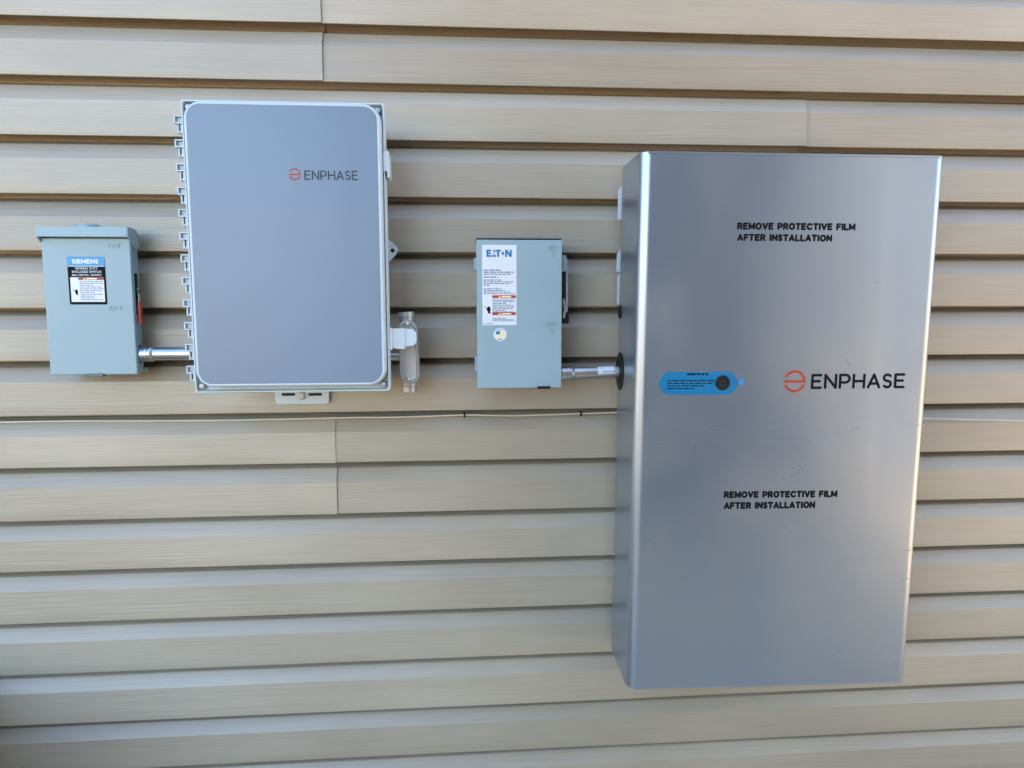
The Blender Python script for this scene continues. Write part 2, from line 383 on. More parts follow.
bm = NB(); box(bm, hw-.006, hw+.002, .014, .024, .002, .010); obj('mounting_flange', bm, m_grey, sw, bevel=.001)
bm = NB(); x0, z0 = on(sw, 86, 374.6, SD); x1, _ = on(sw, 104, 374, SD)
box(bm, x0, x1, SD-.006, SD+.0035, -.0032, .0018); obj('latch', bm, m_greydark, sw, bevel=.0006)
bm = NB(); box(bm, x0+.003, x1-.006, SD+.0003, SD+.0022, .002, .0045); obj('latch_tab', bm, m_grey, sw, bevel=.0006)
# handle on the right side
def zpx(py): return on(sw, 138, py, .03)[1]
bm = NB(); box(bm, hw-.0028, hw+.0004, .034, .043, zpx(314), zpx(276)); cyl(bm, (hw-.002, -.0385, zpx(276)), (hw+.0004, -.0385, zpx(276)), .0045); obj('handle_slot', bm, m_black, sw)
bm = NB(); turned(bm, (hw-.001, -.038, zpx(292)), (hw+.02, -.038, zpx(292)), [(0, .005), (.004, .005), (.005, .004), (.006, .004)]); hd = obj('handle_pivot', bm, m_greydark, sw, smooth=30)
bm = NB(); loft(bm, [[(x, -d, zpx(z)) for x, d in ((x0, .035), (x1, .035), (x1, .041), (x0, .041))] for x0, x1, z in ((hw+.0010, hw+.0035, 288), (hw+.0025, hw+.0045, 297), (hw+.0015, hw+.0035, 306))])
obj('lever', bm, m_zinc, hd, bevel=.0006)
bm = NB(); loft(bm, [[(x, -d, zpx(z)) for x, d in ((x0, .034), (x1, .034), (x1, .043), (x0, .043))] for x0, x1, z in ((hw+.0008, hw+.0045, 302), (hw+.0008, hw+.0060, 306), (hw+.0008, hw+.0058, 319), (hw+.0025, hw+.0062, 324.5))])
obj('grip', bm, m_red, hd, bevel=.0012)
for s, (l, r, t) in {'ON': ((108.7, 248.2), (120, 248.4), 243), 'OFF': ((109.5, 310.5), (123.5, 310.5), 305.5)}.items():
    bold_at('embossed_lettering', s, sw, SD-.0004, l, r, t, m_grey, cov, thick=.075, gap=.5, depth=.0014)
# label
d = SD+.0003
def sq(root, x0, x1, y0, y1, d):   # photograph rectangle -> local x0,x1,z0,z1
    a = on(root, x0, (y0+y1)/2, d); b = on(root, x1, (y0+y1)/2, d); t = on(root, (x0+x1)/2, y0, d); u = on(root, (x0+x1)/2, y1, d)
    return a[0], b[0], u[1], t[1]
X0, X1, Z0, Z1 = sq(sw, 68.3, 106.0, 256.7, 304.5, d)
lw, lh = X1-X0, Z1-Z0
bm = NB(); prism(bm, rrect(X0, X1, Z0, Z1, .003), SD, d); lab = obj('label', bm, m_ink, sw, label='black label with blue heading and white warning panel')
zb = Z1-lh*.19
bm = NB(); prism(bm, rrect(X0+.0003, X1-.0003, zb, Z1-.0002, .0025), d, d+.0003); obj('label_heading', bm, m_ltblue, lab)
bm = NB(); box(bm, X0+.0006, X1-.0006, d, d+.0004, zb-.0012, zb-.0001); obj('label_rule', bm, m_label, lab)
me = place(bold_mesh('SIEMENS', lh*.095, lw*.70, .12), X0+lw*.13, d+.0003, zb+lh*.045); obj('label_lettering', me, m_label, lab)
for k, s in enumerate(('GENERAL DUTY', 'ENCLOSED SWITCH', '60A 240VAC, 250VDC')):
    wd = (.60, .77, .79)[k]*lw
    me = place(text_mesh(s, lh*.048, wd, .01), X0+lw*.5-wd/2, d, Z1-lh*(.265+.072*k)); obj('label_lettering', me, m_label, lab)
pz = Z1-lh*.43
bm = NB(); box(bm, X0+lw*.055, X1-lw*.055, d, d+.0003, Z0+lh*.055, pz); obj('warning_panel', bm, m_label, lab)
bm = NB(); box(bm, X0+lw*.27, X1-lw*.055, d+.0003, d+.0005, pz-lh*.055, pz-.0002); obj('warning_bar', bm, m_redink, lab)
bm = NB(); prism(bm, [(X0+lw*.40, pz-lh*.05), (X0+lw*.46, pz-lh*.05), (X0+lw*.43, pz-lh*.005)], d+.0005, d+.0007)
box(bm, X0+lw*.48, X0+lw*.76, d+.0005, d+.0007, pz-lh*.045, pz-lh*.012); obj('warning_symbol', bm, m_cream, lab)
bm = NB(); dashes(bm, X0+lw*.30, X1-lw*.08, Z0+lh*.08, pz-lh*.07, 11, d+.0003, seed=3, fill=.42); o = obj('fine_print', bm, m_fine, lab); o['kind'] = 'stuff'
def hand_symbol(root, cx, cz, s, d, parent):
    bm = NB(); prism(bm, [(cx+s*x, cz+s*z) for x, z in ((-.1,.5),(.2,.62),(.45,.3),(.5,-.1),(.4,-.35),(.5,-.8),(.15,-.95),(-.1,-.7),(-.1,-.4),(-.35,-.15),(-.3,.2))], d, d+.0002)
    prism(bm, [(cx+s*x, cz+s*z) for x, z in ((-.95,.75),(-.55,.45),(-.6,.3),(-.35,.22),(-.75,.28),(-.68,.42))], d, d+.0002)
    return obj('warning_symbol', bm, m_ink, parent)
hand_symbol(sw, X0+lw*.19, Z0+lh*.27, lw*.10, d+.0003, lab)

# ------------------------------------------------------------------ combiner box
cx, cw, cz, chh = -.2794, .3256, .2952, .4783
cb = thing('combiner_box', (cx, 0, ZO+cz-chh/2), 'tall plastic combiner box with blue-grey door face and white toothed hinges down its left edge', 'electrical enclosure')
hw, H = cw/2, chh
bm = NB(); prism(bm, rrect(-hw+.010, hw-.014, .008, H-.010, .012), .014, .126); obj('enclosure', bm, m_white, cb, smooth=40)
bm = NB()  # lid tray: outer lip, floor
def ring_rect(x0, x1, z0, z1, r, d, n=5): return [(x, -d, z) for x, z in rrect(x0, x1, z0, z1, r, n)]
loft(bm, [ring_rect(-hw+.003, hw-.003, .003, H-.003, .006, .118), ring_rect(-hw, hw, 0, H, .004, .121), ring_rect(-hw, hw, 0, H, .004, .1485),
          ring_rect(-hw+.0006, hw-.0006, .0006, H-.0006, .0035, .150), ring_rect(-hw+.0024, hw-.0024, .0024, H-.0024, .003, .150), ring_rect(-hw+.003, hw-.003, .003, H-.003, .003, .1485),
          ring_rect(-hw+.0042, hw-.0042, .0042, H-.0042, .003, .139)])
lid = obj('lid', bm, m_white, cb, smooth=35)
px0, px1 = .0011-.3024/2, .0011+.3024/2; pz0, pz1 = .2983-.4522/2-(cz-chh/2), .2983+.4522/2-(cz-chh/2)
bm = NB()
def rr3(g, r, d): return [(x, -d, z) for x, z in rrect(px0-g, px1+g, pz0-g, pz1+g, r, 10)]
loft(bm, [rr3(.0070, .032, .1385), rr3(.0060, .030, .155), rr3(.0045, .028, .1625), rr3(.0026, .025, .1650), rr3(.0010, .023, .1655), rr3(0, .022, .1650)])
obj('raised_door', bm, m_white, lid, smooth=50)
bm = NB(); prism(bm, rrect(px0+.0003, px1-.0003, pz0+.0003, pz1-.0003, .0217, 10), .1650, .1653); face = obj('door_face', bm, m_panel, cb)
for sx in (-1, 1):          # corner screws in the sunk corners
    for z in (.011, H-.011):
        bm = NB(); turned(bm, (sx*(hw-.0105), -.139, z), (sx*(hw-.0105), -.150, z), [(0, .0052), (.007, .0052), (.009, .0042), (.0095, .001)], 14)
        obj('corner_screw', bm, m_alu_dull, lid, smooth=40)
# logo on the door
def logo(root, d, c, rpx, l, r, top, wm, thick, parent, im, om, rthick):
    x0, z0 = on(root, *l, d); x1, z1 = on(root, *r, d); zt = on(root, l[0], top, d)[1]
    pls, tw = wordmark('ENPHASE'); hgt = zt-z0; wd = math.hypot(x1-x0, z1-z0); k = wd/tw; an = math.atan2(z1-z0, x1-x0)
    pls = [[(x*k, z*hgt) for x, z in pl] for pl in pls]
    me = strokes(pls, thick); place(me, x0, d, z0, an); obj('logo_lettering', me, im, parent, smooth=60)
    X, Z = on(root, *c, d); R = abs(on(root, c[0]+rpx, c[1], d)[0]-X)
    me = strokes([arc(0, 0, R, 152, 0, 26) + [(R*.98, -R*.02), (-R, -R*.02)], arc(0, 0, R, 205, 335, 24)], rthick)
    place(me, X, d, Z); obj('logo_symbol', me, om, parent, smooth=60)
logo(cb, .1653, (294.7, 174.3), 5.3, (305.2, 179.3), (357.6, 179.6), 171.0, None, .00105, face, m_greyink, m_orange, .00095)
me = place(text_mesh('TM', .0012, .0024), on(cb, 358.8, 179.4, .1653)[0], .1653, on(cb, 358.8, 179.4, .1653)[1]); obj('logo_lettering', me, m_greyink, face)
# hinge teeth
hy = [114.4, 138.3, 162.3, 185.8, 208.1, 231, 253.4, 276.2, 298.7, 321.4, 343.2, 365.2]
proto = None
for k in range(12):
    zt = on(cb, 178, hy[k]+.8, .1485)[1]
    xl = -hw
    if proto is None:
        bm = NB(); a = [(-.0135, 0), (.001, 0), (.001, -.0125), (-.0135, -.0125)]
        box(bm, -.0135, .001, .136, .1485, -.0022, 0); box(bm, -.0135, .001, .136, .1485, -.0130, -.0105)
        box(bm, -.0135, -.0108, .136, .1483, -.0104, -.0023); box(bm, -.0107, .001, .136, .1430, -.0104, -.0023)
        h1 = obj('hinge_knuckle', bm, m_white, cb, bevel=.0005)
        bm = NB(); box(bm, -.0095, -.0068, .132, .144, -.0272, -.0131); box(bm, -.0042, .001, .132, .144, -.0272, -.0131)
        box(bm, -.0067, -.0043, .132, .143, -.0272, -.0232); box(bm, -.0067, -.0043, .130, .133, -.0231, -.0131)
        h2 = obj('hinge_clip', bm, m_white, cb, bevel=.0004)
        proto = (h1, h2)
    else:
        h1, h2 = proto[0].copy(), proto[1].copy()
        for h in (h1, h2): COL.objects.link(h); h.parent = cb
    for h in (h1, h2): h.location = (xl, 0, zt)
# latches on the right
x0, x1, z0, z1 = sq(cb, 383.3, 389.3, 151.5, 172, .145)
bm = NB(); prism(bm, [(x0, z0), (x0, z1-.002), (x0+.002, z1), (x1-.001, z1), (x1, z1-.003), (x1+.001, z0-.010), (x1-.003, z0-.011), (x1-.004, z0)], .118, .152); obj('latch', bm, m_white, cb, bevel=.0012)
bm = NB(); box(bm, x0-.0085, x0-.0005, .1445, .1495, z0+.001, z1-.006); obj('latch_hook', bm, m_white, cb, bevel=.001)
x0, x1, z0, z1 = sq(cb, 388, 405, 328.3, 349, .142)
xr, _ = on(cb, 416.5, 338, .142)
bm = NB(); prism(bm, [(x0, z0+.002), (x0, z1-.003), (x0+.011, z1), (x1, z1), (x1, z0), (x0+.013, z0), (x0+.010, z0+.002)], .139, .143)
lt = obj('latch', bm, m_white, cb, bevel=.0007, label='swung-out latch flap reaching over the conduit fitting')
bm = NB(); prism(bm, [(x1-.001, z0+.004), (x1-.001, z1-.001), (xr-.007, z1-.001), (xr, z1-.008), (xr, z0+.011), (xr-.006, z0+.005)], .136, .1405); obj('latch_flap', bm, m_white, lt, bevel=.0008)
bm = NB(); cyl(bm, (x0+.004, -.144, z0-.001), (x0+.004, -.144, z1+.001), .0035, 16); obj('latch_pin', bm, m_white, lt, smooth=40)
# mounting ear on the right, foot below
e = [on(cb, *p, .03) for p in ((386, 238.5), (391.5, 241.5), (397, 247.5), (398, 250.5), (396.5, 254), (392, 259), (386, 264))]
hx, hz = on(cb, 392.6, 250.5, .03); n = 24
bm = NB(); prism(bm, e, .026, .0305); obj('mounting_ear', bm, m_white, cb, bevel=.001)
bm = NB(); cyl(bm, (hx, -.0306, hz), (hx, -.0290, hz), .0038, 20); o = obj('ear_hole', bm, m_black, cb)
x0, x1, z0, z1 = sq(cb, 275, 329, 391.5, 404.2, .014)
bm = NB(); prism(bm, rrect(x0, x1, z0, z1+.03, .007), .010, .014); ft = obj('mounting_foot', bm, m_white, cb, bevel=.001)
for a, b in ((281.6, 295.2), (308.4, 322)):
    u0, u1, v0, v1 = sq(cb, a, b, 393, 395.8, .014)
    bm = NB(); prism(bm, rrect(u0, u1, v0, v1, (v1-v0)*.48, 6), .0125, .0144); obj('slot', bm, m_black, ft)
u, v = on(cb, 302.1, 395.6, .014)
bm = NB(); turned(bm, (u, -.0140, v), (u, -.03, v), [(0, .0078), (.0014, .0078), (.0018, .0068)], 24); hexhead(bm, u, v, .0158, .0200, .0050); obj('screw', bm, m_alu_dull, ft, smooth=30)

# ------------------------------------------------------------------ conduit between switch box and combiner
def conduit(name, ref, pa, pb, d, label, extra_l=.0, extra_r=.0, fit_l=True, fit_r=False, r=.0117):
    """a horizontal pipe between two photograph positions at distance d from the wall"""
    tmp = on_world(pa, d), on_world(pb, d)
    a, b = Vector(tmp[0]), Vector(tmp[1]); u = (b-a).normalized()
    t = thing(name, a, label, 'conduit'); L = (b-a).length
    o0 = Vector((0, 0, 0)); b = u*L
    bm = NB(); cyl(bm, o0, b, r, 32); obj('pipe', bm, m_zinc, t, smooth=40)
    if fit_l:
        bm = NB(); turned(bm, o0-u*.004, b, [(0, r*1.12), (.004, r*1.18), (.010, r*1.18), (.0105, r*1.08), (.013, r*1.08), (.0135, r*1.20), (.017, r*1.20), (.0175, r*1.08), (.020, r*1.08), (.0205, r*1.2), (.024, r*1.2), (.0255, r*1.1), (.0275, r*1.02)], 32)
        obj('coupling', bm, m_zinc, t, smooth=40)
    return t, u, L
def on_world(p, d):
    r = ray(*p); k = (-d - CAMLOC.y)/r.y; return CAMLOC + r*k
ca, ua, La = conduit('conduit', None, (141.5, 354.0), (222, 353.4), .036, 'short shiny metal conduit joining the left switch box to the combiner box')
bm = NB(); turned(bm, -ua*.0085, ua, [(0, .0165), (.0035, .0172), (.0060, .0165), (.0075, .0135)], 24); obj('locknut', bm, m_greydark, ca, smooth=30)

# ------------------------------------------------------------------ oval conduit body right of the combiner
p = on_world((409.0, 391), .075); p.y = 0
cf = thing('conduit_fitting', p, 'oval cast aluminium conduit fitting behind the swung-out white latch flap', 'conduit fitting')
def cfp(px, py, d): return on(cf, px, py, d)
tilt = .03
x0, zt = cfp(397.8, 319.8, .086); x1, zb = cfp(418.8, 384.2, .086)
xc = (cfp(407.2, 350, .086)[0]+cfp(410.3, 352, .086)[0])/2; rw = .5*(cfp(418.3, 352, .086)[0]-cfp(398.3, 352, .086)[0])
def stad(r, g, d, sk=.03):
    out = []; L = (zt-zb)/2-rw; zc = (zt+zb)/2
    for k in range(32):
        a = 2*pi*k/32; x = r*cos(a); z = r*sin(a) + (L if sin(a) > 0 or k == 0 or k == 16 else -L)
        if k == 16: z = L
        out.append((xc + x - sk*z, -d, zc+z))
    return out
bm = NB(); loft(bm, [stad(rw*.82, 0, .040), stad(rw*.95, 0, .048), stad(rw*.98, 0, .078), stad(rw*.92, 0, .080)]); body = obj('casting', bm, m_alu_dull, cf, smooth=35)
bm = NB(); loft(bm, [stad(rw*.96, 0, .0805), stad(rw*1.0, 0, .082), stad(rw*1.0, 0, .084), stad(rw*.95, 0, .0855), stad(rw*.72, 0, .086), stad(rw*.66, 0, .0835), stad(rw*.5, 0, .083)]); cvr = obj('cover_plate', bm, m_alu_dull, cf, smooth=40)
for pa, pb in (((406.8, 322), (406.0, 312.0)), ((409.6, 381), (409.2, 391.4))):
    a = cfp(*pa, .062); b = cfp(*pb, .062)
    bm = NB(); A = Vector((a[0], -.062, a[1])); B = Vector((b[0], -.062, b[1])); L = (B-A).length
    turned(bm, A, B, [(0, .0135), (L*.45, .0135), (L*.5, .0147), (L, .0147), (L+.0001, .0118), (L-.006, .0115)], 28)
    obj('hub', bm, m_alu_dull, cf, smooth=35)
for q in ((407, 323.6), (408.6, 379.4)):
    u, v = cfp(*q, .086); bm = NB(); turned(bm, (u, -.084, v), (u, -.09, v), [(0, .0032), (.0028, .0032), (.0038, .002)], 14); obj('cover_screw', bm, m_zinc, cf, smooth=40)
bm = NB(); a = cfp(388, 356.4, .062); b = cfp(401, 356.4, .062); cyl(bm, (a[0]-.02, -.062, a[1]), (b[0], -.062, b[1]), .0075, 24); obj('nipple', bm, m_zinc, cf, smooth=40)

# ------------------------------------------------------------------ middle switch box
ex, ew, ez, eh = .1118, .1532, .1866, .2683
eb = thing('switch_box', (ex, 0, ZO+ez-eh/2), 'grey steel switch box with tall white label and round flag sticker, beside the large cabinet', 'switch box')
hw, H = ew/2, eh
bm = NB(); box(bm, -hw+.002, hw-.002, .002, .086, .002, H-.001); obj('enclosure', bm, m_grey, eb, bevel=.002)
bm = NB(); box(bm, -hw, hw, .0865, .1, 0, H-.003); ecov = obj('front_cover', bm, m_grey, eb, bevel=.0018)
bm = NB(); box(bm, -hw, hw, .004, .0985, H-.0012, H+.0002); obj('top_shadow_line', bm, m_greydark, eb, bevel=.0004)  # dark strip painted in for the shadow line above the cover
for a, b in ((258, 270.6), (356, 371)):
    u0, u1, v0, v1 = sq(eb, 474, 477, a, b, .085)
    bm = NB(); box(bm, -hw-.004, -hw+.002, .070, .096, v0, v1); obj('hinge', bm, m_grey, eb, bevel=.0012)
u0, u1, v0, v1 = sq(eb, 537.5, 550, 383, 388, .1)
bm = NB(); box(bm, u0, u1, .0992, .1012, -.0015, .0035); la = obj('latch', bm, m_black, eb)
bm = NB(); prism(bm, [(u0+.001, .0035), (u0+.005, .0072), (u1-.005, .0072), (u1-.001, .0035)], .0995, .1035); obj('latch_tab', bm, m_grey, la, bevel=.0006)
# handle assembly on the right side
def side(root, x0, x1, d0, d1, y0, y1, name, mat, parent, bev=.0008, px=566):
    v1 = on(root, px, y0, (d0+d1)/2)[1]; v0 = on(root, px, y1, (d0+d1)/2)[1]
    bm = NB(); box(bm, x0, x1, d0, d1, v0, v1); return obj(name, bm, mat, parent, bevel=bev)
hb = side(eb, hw-.003, hw+.0105, .050, .082, 256, 272, 'handle_bracket', m_grey, eb)
side(eb, hw-.001, hw+.0088, .058, .074, 272.2, 300, 'handle_shaft', m_black, hb)
side(eb, hw+.0110, hw+.0145, .045, .076, 259.5, 312, 'guard_blade', m_zinc, hb, .0006)
bm = NB(); z1 = on(eb, 566, 299, .06)[1]; z0 = on(eb, 566, 318, .06)[1]
loft(bm, [[(x, -d, z) for x, d in ((a, .068), (a+.0045, .068), (a+.0045, .080), (a, .080))] for a, z in ((hw+.004, z1), (hw+.007, (z0+z1)/2), (hw+.004, z0))]); obj('lever', bm, m_zinc, hb, bevel=.0006)
side(eb, hw+.001, hw+.0175, .052, .072, 311.5, 323.5, 'grip', m_black, hb, .0015)
for s, l, r, t in (('ON', (548.8, 250.4), (556.6, 250.4), 245.3), ('I', (552.2, 256.6), (553.6, 256.6), 252.4), ('OFF', (546.6, 326.6), (557.2, 326.6), 321.2), ('O', (549.4, 333.7), (554.4, 333.7), 328.7)):
    bold_at('embossed_lettering', s, eb, .0996, l, r, t, m_grey, ecov, thick=.075, gap=.45, depth=.0014)
# tall label
d = .1003
X0, X1, Z0, Z1 = sq(eb, 482.2, 516.5, 244.9, 325.1, .1); lw, lh = X1-X0, Z1-Z0
bm = NB(); box(bm, X0, X1, .1, d, Z0, Z1); lab = obj('label', bm, m_label, eb, label='tall white label with blue lettering and red warning bars')
h = lh*.088; zt = Z1-lh*.06; x = X0+lw*.13; u = lw*.73/5.05    # blocky wordmark E A T . N
def P(bm, pts, x): prism(bm, [(x+a*u, zt-h+b*h) for a, b in pts], d, d+.0003)
bm = NB()
P(bm, [(0,0),(.95,0),(.95,.24),(.38,.24),(.38,.38),(.85,.38),(.85,.62),(.38,.62),(.38,.76),(.95,.76),(.95,1),(0,1)], x)
P(bm, [(1.06,0),(1.38,0),(1.45,.34),(1.18,.34)], x); P(bm, [(1.30,.58),(1.66,.58),(1.60,.98),(1.40,.98)], x); P(bm, [(1.52,0),(1.90,0),(1.80,.34),(1.52,.34)], x)
P(bm, [(1.75,1),(1.75,.76),(2.13,.76),(2.13,0),(2.52,0),(2.52,.76),(2.90,.76),(2.90,1)], x)
P(bm, [(3.28+.24*cos(2*pi*k/16), .5+.24*sin(2*pi*k/16)) for k in range(16)], x)
P(bm, [(3.75,0),(4.12,0),(4.12,.55),(4.68,0),(5.05,0),(5.05,1),(4.68,1),(4.68,.45),(4.12,1),(3.75,1)], x)
obj('label_lettering', bm, m_navy, lab)
bm = NB(); Y = lambda f: Z1-lh*f
dashes(bm, X0+lw*.04, X1-lw*.08, Y(.375), Y(.300), 3, d, seed=5, ends=(.4, .0, .1)); dashes(bm, X0+lw*.04, X1-lw*.1, Y(.412), Y(.385), 1, d, seed=6, ends=(.5,))
dashes(bm, X0+lw*.04, X1-lw*.08, Y(.510), Y(.425), 4, d, seed=7, ends=(.4, .0, .1, .8)); dashes(bm, X0+lw*.04, X1-lw*.08, Y(.595), Y(.535), 3, d, seed=8, ends=(.4, .3, .1))
dashes(bm, X0+lw*.04, X1-lw*.04, Y(.615), Y(.597), 1, d, seed=9, ends=(0,))
dashes(bm, X0+lw*.30, X1-lw*.04, Y(.845), Y(.675), 8, d, seed=10); dashes(bm, X0+lw*.30, X1-lw*.04, Y(.955), Y(.905), 3, d, seed=11)
dashes(bm, X0+lw*.04, X1-lw*.7, Y(.988), Y(.972), 1, d, seed=12, ends=(0,))
o = obj('fine_print', bm, m_fine, lab); o['kind'] = 'stuff'
for f in (.625, .838):
    bm = NB(); prism(bm, rrect(X0+lw*.29, X1-lw*.02, Y(f+.036), Y(f), .0008, 3), d+.0002, d+.0005); obj('warning_bar', bm, m_redink, lab)
    bm = NB(); prism(bm, [(X0+lw*.46, Y(f+.032)), (X0+lw*.54, Y(f+.032)), (X0+lw*.50, Y(f+.006))], d+.0005, d+.0007)
    box(bm, X0+lw*.56, X0+lw*.84, d+.0005, d+.0007, Y(f+.028), Y(f+.010)); obj('warning_symbol', bm, m_cream, lab)
hand_symbol(eb, X0+lw*.17, Y(.80), lw*.14, d, lab)
X, Z = on(eb, 500.1, 334.5, .1); R = .0118
bm = NB(); prism(bm, circ(X, Z, R, 40), .1, d); rs_ = obj('flag_sticker', bm, m_label, eb, label='round white sticker with a small flag')
bm = NB()
for k in range(4): box(bm, X-R*.62, X+R*.68, d, d+.0002, Z-R*.42+k*R*.24, Z-R*.42+k*R*.24+R*.15)
box(bm, X-R*.62, X+R*.68, d-.0001, d+.0001, Z-R*.45, Z+R*.50); obj('flag_stripes', bm, m_cream, rs_)
bm = NB(); box(bm, X-R*.62, X-R*.02, d+.0002, d+.0004, Z+R*.02, Z+R*.50); obj('flag_canton', bm, m_navy, rs_)
bm = NB(); dashes(bm, X-R*.4, X+R*.4, Z-R*.85, Z-R*.6, 1, d, seed=2, ends=(0,)); dashes(bm, X-R*.4, X+R*.4, Z+R*.62, Z+R*.82, 1, d, seed=4, ends=(0,)); o = obj('fine_print', bm, m_fine, rs_); o['kind'] = 'stuff'

# ------------------------------------------------------------------ large cabinet
bx, bw, bz, bh, byaw = .5631+.0044+.0032, .5249, -.0172, .9468, -.0236
bc = thing('battery_cabinet', (bx-.0027, .006, ZO+bz-bh/2), 'large tall silver metal cabinet still in its protective film, at the right', 'electrical cabinet', rz=byaw)
bc.rotation_euler = (.014, .0062, byaw)
hw, H = bw/2, bh
# cover: sheet metal bent round both long edges
def cover_path(r, t=0):
    pts = [(-hw+t, .034)]
    for k in range(9): a = radians(180-90*k/8)*1; pts.append((-hw+r + (r-t)*cos(a), .185-r + (r-t)*sin(a)))
    for k in range(9): a = radians(90-90*k/8); pts.append((hw-r + (r-t)*cos(a), .185-r + (r-t)*sin(a)))
    pts.append((hw-t, .034)); return pts
bm = NB(); r = .019
po, pi_ = cover_path(r), cover_path(r, .0016)
rowb = [bm.verts.new((x, -d, 0)) for x, d in po]; rowt = [bm.verts.new((x, -d, H)) for x, d in po]
for k in range(len(po)-1): bm.faces.new((rowb[k], rowb[k+1], rowt[k+1], rowt[k]))
ib = [bm.verts.new((x, -d, .0)) for x, d in pi_]; it = [bm.verts.new((x, -d, H)) for x, d in pi_]
for k in range(len(po)-1):
    bm.faces.new((rowb[k], ib[k], ib[k+1], rowb[k+1])); bm.faces.new((rowt[k], rowt[k+1], it[k+1], it[k])); bm.faces.new((ib[k], it[k], it[k+1], ib[k+1]))
bm.faces.new((rowb[0], rowt[0], it[0], ib[0])); bm.faces.new((rowb[-1], ib[-1], it[-1], rowt[-1]))
cover = obj('cover', bm, m_alu, bc, smooth=35)
for z0, z1, nm in ((H-.004, H-.001, 'top_plate'), (.001, .004, 'bottom_plate')):
    bm = NB(); prism2 = [(x, d) for x, d in cover_path(r, .0018)]
    a = [bm.verts.new((x, -d, z0)) for x, d in prism2]; b = [bm.verts.new((x, -d, z1)) for x, d in prism2]
    bm.faces.new(a); bm.faces.new(b)
    for k in range(len(a)): bm.faces.new((a[k], a[(k+1) % len(a)], b[(k+1) % len(a)], b[k]))
    obj(nm, bm, m_alu, bc)
# thin return hems along the top and bottom front edges
for z0, z1 in ((H-.0035, H+.0006), (-.0006, .0022)):
    bm = NB(); box(bm, -hw+.012, hw-.012, .1835, .1858, z0, z1); obj('hem', bm, m_alu, bc, bevel=.0006)
bm = NB(); box(bm, -hw+.012, hw-.012, .008, .060, .03, H-.03); obj('back_box', bm, m_greydark, bc)
for a, b in ((186, 220), (250, 272), (272.6, 304)):
    v1 = on(bc, 619, a, .022)[1]; v0 = on(bc, 619, b, .022)[1]; xx = on(bc, 617.6 if a < 260 else 618.6, 230, .022)[0]
    bm = NB(); prism(bm, [(xx, v0), (xx, v1-.008), (xx+.006, v1), (-hw+.03, v1), (-hw+.03, v0)], .018, .024); obj('bracket_tab', bm, m_white, bc, bevel=.0008)
v1 = on(bc, 620, 219, .018)[1]; v0 = on(bc, 620, 420, .018)[1]; xx = on(bc, 619.8, 300, .015)[0]
bm = NB(); box(bm, xx, -hw+.03, .008, .0165, v0, v1); obj('wall_rail', bm, m_alu, bc, bevel=.0008)
# knock-out plug and conduit washer on the left side
vz = on(bc, 623, 312, .05)[1]
bm = NB(); turned(bm, (-hw+.001, -.046, vz), (-hw-.02, -.046, vz), [(0, .013), (.002, .013), (.004, .011), (.0045, .008)], 24); obj('hole_plug', bm, m_black, bc, smooth=30)
vz = on(bc, 622, 371, .054)[1]
bm = NB(); turned(bm, (-hw+.0005, -.056, vz), (-hw-.03, -.056, vz), [(0, .036), (.0018, .036), (.0026, .0345), (.0028, .024), (.0048, .0235), (.0052, .022), (.0052, .0135)], 40); obj('sealing_washer', bm, m_black, bc, smooth=30)
d = .185
bold_at('printed_lettering', 'REMOVE PROTECTIVE FILM', bc, d, (737, 229.6), (855.3, 230.6), 222.3, m_ink, cover)
bold_at('printed_lettering', 'AFTER INSTALLATION', bc, d, (737, 240.9), (832, 241.8), 233.7, m_ink, cover)
bold_at('printed_lettering', 'REMOVE PROTECTIVE FILM', bc, d, (723.6, 498.2), (837.2, 497.2), 491.3, m_ink, cover)
bold_at('printed_lettering', 'AFTER INSTALLATION', bc, d, (723.6, 509.2), (815, 508.2), 502.2, m_ink, cover)
logo(bc, d, (794.6, 381.3), 9.7, (812.0, 387.8), (903.6, 387.0), 375.2, None, .0023, cover, m_ink, m_orange, .0021)
# blue sticker
X0, X1, Z0, Z1 = sq(bc, 659.3, 737.2, 371.8, 394.8, d); r_ = (Z1-Z0)*.498
bm = NB(); prism(bm, rrect(X0-.007, X1+.012, Z0-.009, Z1+.006, r_+.006, 14), d-.0002, d+.0002); halo = obj('clear_patch', bm, m_alu, bc, label='faint clear stadium-shaped patch round the blue sticker')
bm = NB(); prism(bm, rrect(X0, X1, Z0, Z1, r_, 14), d+.0002, d+.0006); bs = obj('sticker', bm, m_blue, bc, label='blue pill-shaped sticker with power button symbol')
X, Z = on(bc, 722.6, 382.7, d); R = (Z1-Z0)*.32
bm = NB(); turned(bm, (X, -d-.0004, Z), (X, -d-.01, Z), [(0, R*1.02), (.0012, R), (.0022, R*.9), (.0018, R*.55), (.0018, R*.1)], 36); btn = obj('power_button', bm, m_black, bs, smooth=30)
me = strokes([arc(0, 0, R*.42, 130, 410, 20), [(0, R*.15), (0, R*.62)]], .0005); place(me, X, d+.0024, Z); obj('power_symbol', me, m_greyink, bs)
W_, H_ = X1-X0, Z1-Z0
bm = NB(); dashes(bm, X0+W_*.10, X0+W_*.70, Z0+H_*.22, Z0+H_*.68, 4, d+.0006, seed=21, fill=.38, ends=(0, .03, .2, .4))
dashes(bm, X0+W_*.35, X0+W_*.62, Z0+H_*.84, Z0+H_*.96, 1, d+.0006, seed=22, fill=.7, ends=(0,)); o = obj('fine_print', bm, m_ink, bs); o['kind'] = 'stuff'
u0, u1, v0, v1 = sq(bc, 738.6, 743.4, 378.6, 385.2, d)
bm = NB(); box(bm, u0, u1, d, d+.003, v0, v1); obj('indicator', bm, m_ltblue, bc, bevel=.0006)
